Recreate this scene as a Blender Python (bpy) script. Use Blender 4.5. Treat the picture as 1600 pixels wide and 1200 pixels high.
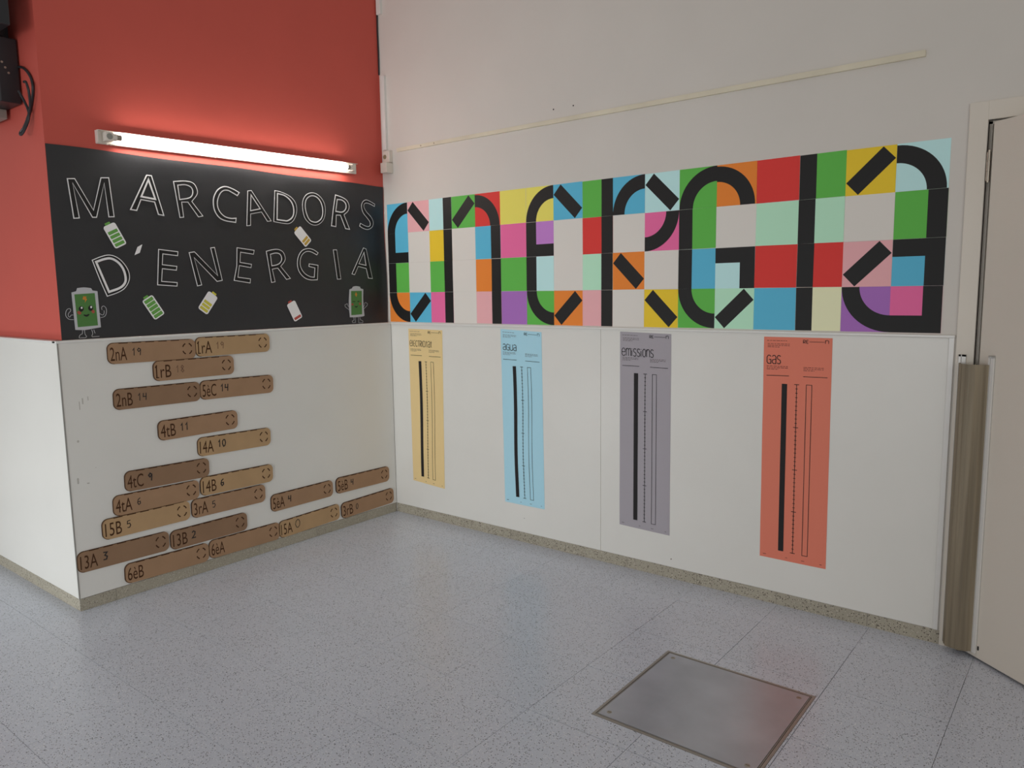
import bpy, bmesh, math, random
from mathutils import Vector, Matrix
from mathutils.geometry import tessellate_polygon

for o in list(bpy.data.objects):
    bpy.data.objects.remove(o)
scene = bpy.context.scene
COL = scene.collection
rnd = random.Random(7)

# ---------------------------------------------------------------- camera, sky, lights
yaw, pitch, roll = 2.2427408537, -0.1235994249, -0.0138263104
fw = Vector((math.cos(pitch)*math.cos(yaw), math.cos(pitch)*math.sin(yaw), math.sin(pitch)))
rt = Vector((math.sin(yaw), -math.cos(yaw), 0)); up = rt.cross(fw)
rt2 = rt*math.cos(roll)+up*math.sin(roll); up2 = up*math.cos(roll)-rt*math.sin(roll)
cam_data = bpy.data.cameras.new('camera')
cam_data.sensor_width = 36; cam_data.lens = 1180.5753/1600*36; cam_data.clip_start = .05
cam = bpy.data.objects.new('camera', cam_data); COL.objects.link(cam)
M = Matrix((rt2, up2, -fw)).transposed().to_4x4(); M.translation = Vector((3.82512, -3.50264, 1.51713))
cam.matrix_world = M
scene.camera = cam

world = bpy.data.worlds.new('world'); scene.world = world; world.use_nodes = True
bg = world.node_tree.nodes['Background']
bg.inputs[0].default_value = (1.0, .968, .92, 1); bg.inputs[1].default_value = 0.32

def area(name, loc, target, sx, sy, power, color=(1, 1, 1)):
    l = bpy.data.lights.new(name, 'AREA'); l.shape = 'RECTANGLE'; l.size = sx; l.size_y = sy
    l.energy = power; l.color = color
    o = bpy.data.objects.new(name, l); COL.objects.link(o); o.location = loc
    o.rotation_euler = (Vector(target)-Vector(loc)).to_track_quat('-Z', 'Y').to_euler()
    return o
d1 = area('unseen_far_daylight', (.9, -12.0, 1.0), (.1, 0, .55), 2.4, 1.8, 11.5, (.92, .97, 1.0)); d1.data.spread = math.radians(48)  # unseen daylight source, set far off and narrow to shape the wall falloff
d2 = area('glass_door_daylight', (2.4, -7.5, .8), (0, -.2, .5), 1.5, 1.3, 9.5, (.92, .97, 1.0)); d2.data.spread = math.radians(60)
d3 = area('low_bounce_fill', (-.55, -3.75, .22), (-.04, -2.07, .02), 1.2, .35, 9.0, (.95, .99, 1.0))  # added low fill imitating floor-bounced daylight at the foot of the side wall
d4 = area('left_wall_fill', (7.0, -4.6, 2.3), (0, -1.0, 1.2), 2.4, 1.2, 37, (1.0, .965, .91))  # added out-of-view fill that lifts the left wall, no known lamp there
scene.view_settings.view_transform = 'Standard'
scene.view_settings.look = 'None'
scene.view_settings.gamma = 1
scene.view_settings.use_curve_mapping = False
scene.view_settings.exposure = 0

# ---------------------------------------------------------------- traced measurements (metres on their walls)
LETTERS = [('M','first letter of the top line',[[-1.9599,2.0622,0],[-1.9242,2.0659,0],[-1.8528,1.9265,0],[-1.808,2.0819,0],[-1.768,2.0861,0],[-1.7563,1.8973,0],[-1.7854,1.8946,0],[-1.7935,2.0538,0],[-1.8392,1.8891,0],[-1.8608,1.8877,0],[-1.9355,2.0399,0],[-1.9167,1.881,0],[-1.9455,1.8776,0]],[],1.3,0),('A','second letter of the top line',[[-1.5848,2.1184,0],[-1.5572,2.1185,0],[-1.5055,1.9191,0],[-1.539,1.9228,0],[-1.5541,1.9837,0],[-1.6196,1.99,0],[-1.6447,1.9346,0],[-1.6804,1.9378,0]],[[-1.5768,2.0834,0],[-1.5534,2.0055,0],[-1.6117,2.0113,0]],1.6,2.6),('R','third letter of the top line',[[-1.4475,2.1005,0],[-1.3777,2.1095,1],[-1.3358,2.1019,1],[-1.3165,2.0706,1],[-1.3183,2.0439,1],[-1.3497,2.0048,0],[-1.2911,1.9323,0],[-1.3207,1.925,0],[-1.3749,1.9981,0],[-1.4067,1.9956,0],[-1.4009,1.9185,0],[-1.4249,1.915,0]],[[-1.4215,2.0804,0],[-1.3794,2.0858,1],[-1.3505,2.0741,1],[-1.3466,2.048,1],[-1.3623,2.0268,1],[-1.4159,2.0125,0]],1.2,1.5),('C','fourth letter of the top line',[[-1.0657,2.0771,0],[-1.1062,2.0948,1],[-1.1548,2.1037,1],[-1.1963,2.0853,1],[-1.2227,2.0487,1],[-1.2319,2.0119,1],[-1.2263,1.9655,1],[-1.2026,1.9309,1],[-1.1673,1.9149,1],[-1.0997,1.9086,0],[-1.0948,1.9378,0],[-1.1332,1.9346,1],[-1.1694,1.944,1],[-1.1959,1.9713,1],[-1.2036,2.007,1],[-1.1908,2.0478,1],[-1.169,2.0733,1],[-1.1401,2.0796,1],[-1.112,2.0693,1],[-1.0818,2.0554,0]],[],1.6,0),('A','fifth letter of the top line',[[-1.0173,2.0919,0],[-0.9921,2.0968,0],[-0.8705,1.9323,0],[-0.8993,1.9274,0],[-0.9349,1.9779,0],[-1.004,1.9626,0],[-1.0081,1.8989,0],[-1.0359,1.8947,0]],[[-0.995,2.0647,0],[-0.946,1.9988,0],[-1.0026,1.9852,0]],1.1,1.5),('D','sixth letter of the top line',[[-0.8406,2.1108,0],[-0.795,2.1053,1],[-0.7354,2.0852,1],[-0.6994,2.0507,1],[-0.6925,2.0036,1],[-0.7148,1.9505,1],[-0.7496,1.9246,1],[-0.792,1.9229,1],[-0.8585,1.9291,0]],[[-0.819,2.0896,0],[-0.7732,2.0819,1],[-0.7326,2.052,1],[-0.7185,2.0097,1],[-0.728,1.9695,1],[-0.7625,1.9455,1],[-0.7907,1.945,1],[-0.8299,1.9472,0]],1.1,2.2),('O','seventh letter of the top line',[[-0.5721,2.1214,1],[-0.5275,2.1091,1],[-0.4913,2.0713,1],[-0.4821,2.0228,1],[-0.4969,1.9683,1],[-0.532,1.9353,1],[-0.5706,1.9249,1],[-0.6075,1.935,1],[-0.6403,1.9672,1],[-0.6527,2.0224,1],[-0.6466,2.0709,1],[-0.6175,2.1073,1]],[[-0.5709,2.0993,1],[-0.5387,2.0899,1],[-0.5149,2.0613,1],[-0.5061,2.0169,1],[-0.5171,1.9752,1],[-0.5464,1.9521,1],[-0.5718,1.9481,1],[-0.6013,1.9576,1],[-0.6216,1.9926,1],[-0.6292,2.0322,1],[-0.6222,2.0689,1],[-0.6012,2.0907,1]],1.0,1.8),('R','eighth letter of the top line',[[-0.4024,2.125,0],[-0.355,2.1158,1],[-0.3126,2.0983,1],[-0.2935,2.066,1],[-0.3024,2.0315,1],[-0.3365,2.0037,0],[-0.2947,1.9137,0],[-0.3329,1.916,0],[-0.3692,1.9973,0],[-0.3987,1.9962,0],[-0.4051,1.9247,0],[-0.4445,1.9279,0],[-0.4263,2.0226,1]],[[-0.3856,2.0923,0],[-0.3509,2.091,1],[-0.3249,2.072,1],[-0.3275,2.0423,1],[-0.3544,2.0236,1],[-0.3998,2.0245,0]],1.5,2.0),('S','last letter of the top line',[[-0.0783,2.0913,0],[-0.1213,2.1075,1],[-0.1555,2.1134,1],[-0.1849,2.0959,1],[-0.1949,2.065,1],[-0.1826,2.0271,1],[-0.1498,1.9946,1],[-0.1279,1.9698,1],[-0.1319,1.9477,1],[-0.1637,1.9459,1],[-0.2085,1.9615,0],[-0.218,1.9406,0],[-0.1875,1.9272,1],[-0.1476,1.9215,1],[-0.1089,1.9402,1],[-0.0975,1.9716,1],[-0.1146,2.0056,1],[-0.1535,2.0378,1],[-0.1721,2.0667,1],[-0.1654,2.0867,1],[-0.1337,2.0892,1],[-0.0821,2.0735,0]],[],1.0,0),('D','first and largest letter of the lower line',[[-1.8788,1.6885,0],[-1.8343,1.7074,1],[-1.7955,1.7159,1],[-1.7576,1.7044,1],[-1.727,1.6752,1],[-1.7068,1.6355,1],[-1.7065,1.5952,1],[-1.7295,1.555,1],[-1.7642,1.5319,1],[-1.8214,1.5121,0],[-1.8495,1.5916,1]],[[-1.853,1.6761,0],[-1.8199,1.6882,1],[-1.7909,1.6921,1],[-1.7629,1.6779,1],[-1.742,1.6517,1],[-1.7316,1.6152,1],[-1.7338,1.5851,1],[-1.7554,1.5618,1],[-1.8072,1.5422,0]],1.2,3.2),("'",'apostrophe',[[-1.6308,1.7711,0],[-1.6466,1.7291,0],[-1.6732,1.7166,0],[-1.6557,1.7574,0]],[],0,0),('E','second letter of the lower line',[[-1.5505,1.7515,0],[-1.4447,1.7421,0],[-1.4483,1.7174,0],[-1.5269,1.7247,0],[-1.5331,1.6737,0],[-1.4556,1.6663,0],[-1.4602,1.6423,0],[-1.5348,1.6494,0],[-1.5428,1.5886,0],[-1.4597,1.5823,0],[-1.4624,1.5597,0],[-1.5692,1.5671,0]],[],1.2,0),('N','third letter of the lower line',[[-1.3878,1.7392,0],[-1.3548,1.7448,0],[-1.2311,1.6202,0],[-1.2638,1.7683,0],[-1.2369,1.7722,0],[-1.2019,1.5907,0],[-1.2363,1.5844,0],[-1.3583,1.7101,0],[-1.3239,1.5663,0],[-1.3522,1.5599,0]],[],1.2,0),('E','fourth letter of the lower line',[[-1.1046,1.775,0],[-0.9932,1.7636,0],[-1.0001,1.7378,0],[-1.0812,1.7469,0],[-1.0879,1.694,0],[-1.0156,1.6848,0],[-1.0205,1.6618,0],[-1.0935,1.6728,0],[-1.106,1.6116,0],[-1.0273,1.6024,0],[-1.0312,1.5756,0],[-1.1346,1.5908,0],[-1.1126,1.6717,0]],[],1.1,0),('R','fifth letter of the lower line',[[-0.919,1.7602,0],[-0.8814,1.7699,1],[-0.8399,1.7744,1],[-0.8036,1.7598,1],[-0.7893,1.7246,1],[-0.7978,1.7006,1],[-0.8227,1.6744,0],[-0.7586,1.6033,0],[-0.7899,1.5964,0],[-0.8467,1.6622,0],[-0.8815,1.6559,0],[-0.8662,1.5832,0],[-0.894,1.5781,0]],[[-0.8886,1.7409,0],[-0.8553,1.7484,1],[-0.8279,1.7433,1],[-0.8177,1.7199,1],[-0.8283,1.698,1],[-0.8499,1.6858,1],[-0.8833,1.6793,0]],1.1,1.4),('G','sixth letter of the lower line',[[-0.5493,1.7614,0],[-0.5862,1.7808,1],[-0.6259,1.7864,1],[-0.671,1.7719,1],[-0.6999,1.7348,1],[-0.7098,1.6903,1],[-0.7002,1.646,1],[-0.6656,1.6097,1],[-0.6218,1.5943,1],[-0.5652,1.5944,0],[-0.5549,1.6869,0],[-0.6236,1.6951,0],[-0.6272,1.6754,0],[-0.5835,1.667,0],[-0.5905,1.6141,0],[-0.6204,1.6181,1],[-0.659,1.6383,1],[-0.6817,1.6705,1],[-0.6857,1.7028,1],[-0.6729,1.7395,1],[-0.6421,1.7627,1],[-0.6072,1.7637,1],[-0.5619,1.7458,0]],[],1.2,0),('I','seventh letter of the lower line',[[-0.4375,1.7844,0],[-0.4071,1.7854,0],[-0.383,1.6002,0],[-0.4143,1.5989,0]],[],1.0,0),('A','last letter of the lower line',[[-0.1906,1.8055,0],[-0.1663,1.7976,0],[-0.1209,1.604,0],[-0.1582,1.6065,0],[-0.1743,1.6691,0],[-0.2394,1.6813,0],[-0.2714,1.6279,0],[-0.2967,1.6338,0]],[[-0.1884,1.7698,0],[-0.176,1.6933,0],[-0.2299,1.7024,0]],1.0,1.3)]
BATTERIES = [('green',4,[-1.7613,1.809],0.0641,0.113,0.4702),('green',5,[-1.5966,1.4544],0.0552,0.1147,0.5439),('yellow',3,[-1.2967,1.4714],0.0638,0.1153,-0.6442),('gold',2,[-0.6592,1.8542],0.0704,0.1191,0.7605),('red',1,[-0.743,1.4105],0.0722,0.1186,0.4563)]
MASCOTS = [{'body': [[-1.9817,1.5344,0],[-1.9601,1.5404,0],[-1.9549,1.5549,0],[-1.9242,1.5582,1],[-1.8926,1.5545,0],[-1.8867,1.5433,0],[-1.8644,1.5395,0],[-1.8616,1.3656,0],[-1.9034,1.3598,1],[-1.9377,1.3556,1],[-1.9785,1.3584,0]],'green': [[-1.97,1.5255,0],[-1.8779,1.5307,0],[-1.8747,1.3753,0],[-1.9664,1.3705,0]],'bolt': [[-1.9311,1.5161,0],[-1.9156,1.5146,0],[-1.9198,1.5071,0],[-1.9146,1.5019,0],[-1.9263,1.4857,0],[-1.9241,1.4983,0],[-1.9354,1.5011,0]],'eyes': [[[-1.9443,1.4696,1],[-1.9334,1.4567,1],[-1.9464,1.4431,1],[-1.9565,1.4573,1]],[[-1.9014,1.4732,1],[-1.8908,1.4594,1],[-1.9029,1.4451,1],[-1.9136,1.4592,1]]],'glints': [[[-1.9422,1.4666,1],[-1.9385,1.4614,1],[-1.943,1.4565,1],[-1.9466,1.4616,1]],[[-1.8992,1.4698,1],[-1.8948,1.4641,1],[-1.9001,1.4583,1],[-1.9035,1.4643,1]]],'cheeks': [[[-1.958,1.4473,1],[-1.9456,1.4381,1],[-1.9546,1.4295,1],[-1.964,1.4399,1]],[[-1.8938,1.4518,1],[-1.8843,1.4425,1],[-1.8916,1.4338,1],[-1.8998,1.4435,1]]],'mouth': [[-1.9368,1.4289,1],[-1.9236,1.4279,1],[-1.91,1.4311,1],[-1.9156,1.4218,1],[-1.9243,1.4188,1],[-1.9325,1.4224,1]],'lines': [[[-1.9813,1.4065,0],[-2.0022,1.4098,1],[-2.0138,1.424,1],[-2.0136,1.4415,1],[-2.0055,1.4562,1],[-1.9936,1.4584,1],[-1.9921,1.4483,1],[-2.001,1.4386,1],[-2.0042,1.4287,1],[-1.999,1.4197,1],[-1.9913,1.4282,1],[-1.9819,1.4292,0]],[[-1.86,1.4113,0],[-1.8396,1.4178,1],[-1.8302,1.4357,1],[-1.8304,1.4564,1],[-1.8408,1.4676,1],[-1.8507,1.4609,1],[-1.8496,1.4492,0]],[[-1.8633,1.4329,0],[-1.8478,1.4246,1],[-1.8407,1.436,1],[-1.8411,1.4464,0]],[[-1.946,1.3568,0],[-1.9487,1.3378,0],[-1.9587,1.3333,1],[-1.9639,1.3209,1],[-1.9575,1.318,0]],[[-1.9377,1.3564,0],[-1.9364,1.3359,1],[-1.9305,1.3241,1],[-1.9358,1.3187,0],[-1.9574,1.3192,0]],[[-1.905,1.3561,0],[-1.9015,1.3379,1],[-1.9061,1.3253,1],[-1.904,1.3213,0],[-1.8719,1.3221,0]],[[-1.8952,1.3556,0],[-1.8905,1.3373,0]]]},{'body': [[-0.3193,1.5355,0],[-0.298,1.5422,0],[-0.2905,1.553,0],[-0.2639,1.557,1],[-0.2321,1.5527,0],[-0.2273,1.5417,0],[-0.2049,1.536,0],[-0.2097,1.4612,1],[-0.2036,1.3635,0],[-0.2165,1.3598,1],[-0.2739,1.3563,1],[-0.3249,1.3581,0],[-0.3292,1.4444,1]],'green': [[-0.3076,1.5259,0],[-0.2191,1.5264,0],[-0.223,1.3739,0],[-0.3127,1.3701,0]],'bolt': [[-0.2676,1.5186,0],[-0.2577,1.5034,0],[-0.2674,1.487,0],[-0.2771,1.5037,0]],'eyes': [[[-0.3004,1.4602,0],[-0.2758,1.4592,0],[-0.2778,1.4548,0],[-0.2989,1.4561,0]],[[-0.2599,1.4588,0],[-0.2509,1.4614,0],[-0.2404,1.4585,0],[-0.2441,1.4549,0],[-0.2583,1.4552,0]]],'glints': [],'cheeks': [[[-0.3011,1.4471,1],[-0.2909,1.4394,1],[-0.3018,1.4323,1],[-0.3102,1.4399,1]],[[-0.2389,1.4507,1],[-0.2276,1.4421,1],[-0.238,1.4341,1],[-0.2465,1.4425,1]]],'mouth': [[-0.2827,1.4282,1],[-0.2711,1.426,1],[-0.2579,1.4276,1],[-0.2708,1.4189,1]],'lines': [[[-0.3294,1.4062,0],[-0.3595,1.4261,0],[-0.3606,1.4383,0],[-0.3412,1.446,0],[-0.3383,1.4351,0],[-0.3268,1.4225,0]],[[-0.2099,1.4056,0],[-0.1768,1.4298,0],[-0.1733,1.4409,0],[-0.1867,1.4496,0],[-0.1977,1.447,0],[-0.1977,1.4331,0],[-0.2099,1.4195,0]],[[-0.2934,1.3562,0],[-0.2918,1.339,0],[-0.3069,1.3327,0],[-0.3039,1.323,0],[-0.281,1.322,0]],[[-0.281,1.3557,0],[-0.2812,1.3386,0],[-0.2792,1.3219,0]],[[-0.2526,1.3555,0],[-0.2526,1.3194,0],[-0.2185,1.318,0]],[[-0.2402,1.3542,0],[-0.2391,1.3397,0],[-0.2179,1.3305,0],[-0.2185,1.318,0]]]}]
STRIPS = [('2nA','19',-1.6311,1.234,-0.0105),('1rA','19',-1.1783,1.2372,-0.0047),('1rB','18',-1.4136,1.1289,-0.0075),('2nB','14',-1.6198,1.0052,-0.0134),('5èC','14',-1.1683,1.0001,-0.0193),('4tB','11',-1.4112,0.8203,0.001),('14A','10',-1.2036,0.6941,-0.0204),('4tC','9',-1.597,0.586,-0.0202),('14B','6',-1.2031,0.4761,-0.0175),('4tA','6',-1.6616,0.4757,-0.0166),('3rA','5',-1.26,0.366,-0.0151),('15B','5',-1.7218,0.3723,-0.0058),('13A','3',-1.846,0.2386,-0.0156),('13B','2',-1.3873,0.2265,-0.0048),('6èB','',-1.6311,0.1162,-0.0177),('6èA','',-1.1753,0.1151,-0.0104),('5èA','4',-0.7733,0.2857,0.0022),('5èB','4',-0.2954,0.2864,-0.0126),('15A','O',-0.7275,0.1171,0.0211),('3rB','0',-0.26,0.1204,0.019)]
CABLES = [[[-0.2073,2.5836],[-0.1199,2.5616],[-0.0497,2.5102],[-0.0328,2.4582],[-0.0736,2.3825],[-0.1306,2.3356]],[[-0.0635,2.4868],[-0.0148,2.4728],[-0.0018,2.4354],[-0.0288,2.3856],[-0.078,2.3383],[-0.1282,2.29],[-0.1418,2.2667],[-0.1114,2.2653],[-0.075,2.3047],[-0.0674,2.3505],[-0.0978,2.4104],[-0.1171,2.455]]]
POSTERS = [('electricitat',[[0.1682,1.2732],[0.4775,1.2694],[0.4647,0.2295],[0.1729,0.2465]]),('agua',[[0.9576,1.2876],[1.2608,1.2756],[1.2726,0.2314],[0.9744,0.2302]]),('emissions',[[1.7785,1.2912],[2.076,1.285],[2.0792,0.2298],[1.7792,0.2362]]),('gas',[[2.5511,1.285],[2.8575,1.2862],[2.8657,0.2247],[2.5586,0.2246]])]


# ---------------------------------------------------------------- materials
def lin(c):
    c = c/255
    return c/12.92 if c <= .04045 else ((c+.055)/1.055)**2.4
def rgb(r, g, b, k=1.0):
    return tuple(min(.92, lin(v)*k) for v in (r, g, b))+(1,)
MATS = {}
def mat(name, color, rough=.5, metallic=0, spec=.5, var=0, vscale=6, bump=0, bscale=60, bdist=.002, emit=0, stretch=1):
    if name in MATS: return MATS[name]
    m = bpy.data.materials.new(name); m.use_nodes = True; nt = m.node_tree; b = nt.nodes['Principled BSDF']
    b.inputs['Base Color'].default_value = color; b.inputs['Roughness'].default_value = rough
    b.inputs['Metallic'].default_value = metallic; b.inputs['Specular IOR Level'].default_value = spec
    geo = nt.nodes.new('ShaderNodeNewGeometry')
    if var:
        n = nt.nodes.new('ShaderNodeTexNoise'); n.inputs['Scale'].default_value = vscale; n.inputs['Detail'].default_value = 5
        ma = nt.nodes.new('ShaderNodeMapping'); ma.inputs['Scale'].default_value = (1, 1, stretch)
        nt.links.new(geo.outputs['Position'], ma.inputs[0]); nt.links.new(ma.outputs[0], n.inputs['Vector'])
        mp = nt.nodes.new('ShaderNodeMapRange'); mp.inputs[1].default_value = .3; mp.inputs[2].default_value = .7
        mp.inputs[3].default_value = 1-var; mp.inputs[4].default_value = 1+var
        nt.links.new(n.outputs[0], mp.inputs[0])
        mx = nt.nodes.new('ShaderNodeVectorMath'); mx.operation = 'SCALE'; mx.inputs[0].default_value = color[:3]
        nt.links.new(mp.outputs[0], mx.inputs[3]); nt.links.new(mx.outputs[0], b.inputs['Base Color'])
    if bump:
        n = nt.nodes.new('ShaderNodeTexNoise'); n.inputs['Scale'].default_value = bscale; n.inputs['Detail'].default_value = 4
        nt.links.new(geo.outputs['Position'], n.inputs['Vector'])
        bp = nt.nodes.new('ShaderNodeBump'); bp.inputs['Strength'].default_value = bump; bp.inputs['Distance'].default_value = bdist
        nt.links.new(n.outputs[0], bp.inputs['Height']); nt.links.new(bp.outputs[0], b.inputs['Normal'])
    if emit:
        b.inputs['Emission Color'].default_value = (1, .955, .90, 1); b.inputs['Emission Strength'].default_value = emit
    MATS[name] = m
    return m

def terrazzo(name, base, dark, light, scale, rough, spec, nd=.1, nl=.08, per_object=.03, blotch=.05):
    m = bpy.data.materials.new(name); m.use_nodes = True; nt = m.node_tree; L = nt.links.new
    b = nt.nodes['Principled BSDF']; b.inputs['Specular IOR Level'].default_value = spec
    geo = nt.nodes.new('ShaderNodeNewGeometry')
    def chips(sc, lo, hi, colr, prev, off):
        mp = nt.nodes.new('ShaderNodeMapping'); mp.inputs['Location'].default_value = (off, off*.7, off*.3)
        L(geo.outputs['Position'], mp.inputs[0])
        v = nt.nodes.new('ShaderNodeTexVoronoi'); v.inputs['Scale'].default_value = sc; L(mp.outputs[0], v.inputs['Vector'])
        sep = nt.nodes.new('ShaderNodeSeparateColor'); L(v.outputs['Color'], sep.inputs[0])
        gt = nt.nodes.new('ShaderNodeMath'); gt.operation = 'LESS_THAN'; L(sep.outputs[0], gt.inputs[0]); gt.inputs[1].default_value = lo
        ds = nt.nodes.new('ShaderNodeMath'); ds.operation = 'LESS_THAN'; L(v.outputs['Distance'], ds.inputs[0]); ds.inputs[1].default_value = hi
        mu = nt.nodes.new('ShaderNodeMath'); mu.operation = 'MULTIPLY'; L(gt.outputs[0], mu.inputs[0]); L(ds.outputs[0], mu.inputs[1])
        mx = nt.nodes.new('ShaderNodeMix'); mx.data_type = 'RGBA'; L(mu.outputs[0], mx.inputs[0]); L(prev, mx.inputs[6]); mx.inputs[7].default_value = colr
        return mx.outputs[2]
    n = nt.nodes.new('ShaderNodeTexNoise'); n.inputs['Scale'].default_value = 2.2; n.inputs['Detail'].default_value = 4
    L(geo.outputs['Position'], n.inputs['Vector'])
    oi = nt.nodes.new('ShaderNodeObjectInfo')
    a = nt.nodes.new('ShaderNodeMath'); a.operation = 'MULTIPLY_ADD'; L(oi.outputs['Random'], a.inputs[0]); a.inputs[1].default_value = per_object*2; a.inputs[2].default_value = 1-per_object-blotch
    a2 = nt.nodes.new('ShaderNodeMath'); a2.operation = 'MULTIPLY_ADD'; L(n.outputs[0], a2.inputs[0]); a2.inputs[1].default_value = blotch*2; L(a.outputs[0], a2.inputs[2])
    fine = nt.nodes.new('ShaderNodeTexNoise'); fine.inputs['Scale'].default_value = scale*1.3; L(geo.outputs['Position'], fine.inputs['Vector'])
    a3 = nt.nodes.new('ShaderNodeMath'); a3.operation = 'MULTIPLY_ADD'; L(fine.outputs[0], a3.inputs[0]); a3.inputs[1].default_value = .5; a3.inputs[2].default_value = .75
    a4 = nt.nodes.new('ShaderNodeMath'); a4.operation = 'MULTIPLY'; L(a2.outputs[0], a4.inputs[0]); L(a3.outputs[0], a4.inputs[1])
    sc = nt.nodes.new('ShaderNodeVectorMath'); sc.operation = 'SCALE'; sc.inputs[0].default_value = base[:3]; L(a4.outputs[0], sc.inputs[3])
    c = sc.outputs[0]
    c = chips(scale, nd, .5, dark, c, 0); c = chips(scale*1.1, nl, .45, light, c, 11.3); c = chips(scale*.55, nd*.35, .3, dark, c, 5.1)
    L(c, b.inputs['Base Color'])
    r = nt.nodes.new('ShaderNodeMapRange'); r.inputs[3].default_value = rough*.85; r.inputs[4].default_value = rough*1.15
    L(n.outputs[0], r.inputs[0]); L(r.outputs[0], b.inputs['Roughness'])
    bp = nt.nodes.new('ShaderNodeBump'); bp.inputs['Strength'].default_value = .06; bp.inputs['Distance'].default_value = .001
    L(fine.outputs[0], bp.inputs['Height']); L(bp.outputs[0], b.inputs['Normal'])
    return m

WHITE = mat('white_laminate', rgb(228, 226, 220), .32, spec=.4, var=.015, vscale=3, bump=.05, bscale=8, bdist=.004)
WALLW = mat('white_wall_paint', rgb(218, 213, 206), .7, spec=.3, var=.02, vscale=2.5, bump=.12, bscale=25, bdist=.003)
REDP = mat('red_wall_paint', rgb(204, 89, 77), .55, spec=.35, var=.03, vscale=2.2, bump=.15, bscale=18, bdist=.003)
TRIMW = mat('white_plastic_trim', rgb(228, 226, 222), .3, spec=.5, var=.01)
DOORW = mat('cream_lacquer', rgb(224, 216, 204), .4, spec=.4, var=.012, vscale=2)
STRIPW = mat('aged_white_wood', rgb(222, 214, 192), .6, var=.08, vscale=5, bump=.2, bscale=90)
BLACKPAPER = mat('black_craft_paper', rgb(22, 23, 28), .5, spec=.8, var=.05, vscale=3, bump=.35, bscale=9, bdist=.006)
BLACKCARD = mat('black_card', rgb(29, 28, 28), .55, spec=.35)
BLACKINK = mat('black_print', rgb(38, 35, 36), .6, spec=.25)
CHALKW = mat('white_card', rgb(245, 243, 243), .6, spec=.3)
CARD = [mat('cardboard_a', rgb(166, 133, 104), .8, spec=.15, var=.05, vscale=9), mat('cardboard_b', rgb(184, 152, 114), .8, spec=.15, var=.05, vscale=9), mat('cardboard_c', rgb(148, 118, 93), .8, spec=.15, var=.05, vscale=9)]
CARDEDGE = mat('burnt_cardboard_edge', rgb(70, 48, 36), .9, spec=.1)
BURN = mat('laser_burnt_lettering', rgb(74, 49, 34), .85, spec=.1)
PENCIL = mat('faint_brown_ink', rgb(122, 90, 68), .8)
MARKER = mat('black_marker', rgb(32, 27, 26), .6)
SKIRT = terrazzo('brown_terrazzo', rgb(168, 161, 145), rgb(78, 70, 60), rgb(205, 198, 182), 190, .5, .35, .16, .1, .04, .08)
FLOORM = terrazzo('grey_terrazzo', rgb(202, 207, 219), rgb(112, 114, 122), rgb(235, 236, 240), 230, .25, .5, .12, .1, .012, .04)
GROUT = mat('grout', rgb(112, 110, 108), .8)
STEEL = mat('brushed_steel_plate', rgb(182, 184, 192), .36, metallic=.62, var=.13, vscale=4, bump=.06, bscale=140)
STEELD = mat('dark_steel_edge', rgb(90, 88, 86), .45, metallic=.7)
FRAMEM = mat('steel_frame', rgb(162, 156, 148), .4, metallic=.6)
TVB = mat('black_plastic', rgb(38, 38, 42), .4, spec=.5)
DARK = mat('dark_gap', rgb(30, 27, 25), .9)
CHROME = mat('worn_chrome', rgb(170, 162, 150), .35, metallic=.8)
FIXW = mat('white_enamel', rgb(226, 218, 208), .4)
TUBEM = mat('lit_fluorescent_glass', (1, 1, 1, 1), .3, emit=33)
GUARDM = mat('bronze_finger_guard', rgb(138, 126, 106), .42, metallic=.45, spec=.5, var=.26, vscale=38, stretch=.03)

# ---------------------------------------------------------------- mesh helpers
class Frame:
    def __init__(s, o, r, u, n): s.o, s.r, s.u, s.n = Vector(o), Vector(r), Vector(u), Vector(n)
    def __call__(s, a, b, d=0): return s.o+s.r*a+s.u*b+s.n*d
WL, EL = 2.0741, .035
FL = Frame((0, 0, 0), (0, 1, 0), (0, 0, 1), (1, 0, 0))         # left wall, panel face x=0
FLU = Frame((-EL, 0, 0), (0, 1, 0), (0, 0, 1), (1, 0, 0))      # its upper part
FB = Frame((0, 0, 0), (1, 0, 0), (0, 0, 1), (0, -1, 0))        # back wall
FS = Frame((0, -WL, 0), (1, 0, 0), (0, 0, 1), (0, -1, 0))      # end face of the projecting wall
FF = Frame((0, 0, 0), (1, 0, 0), (0, 1, 0), (0, 0, 1))         # floor

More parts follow.
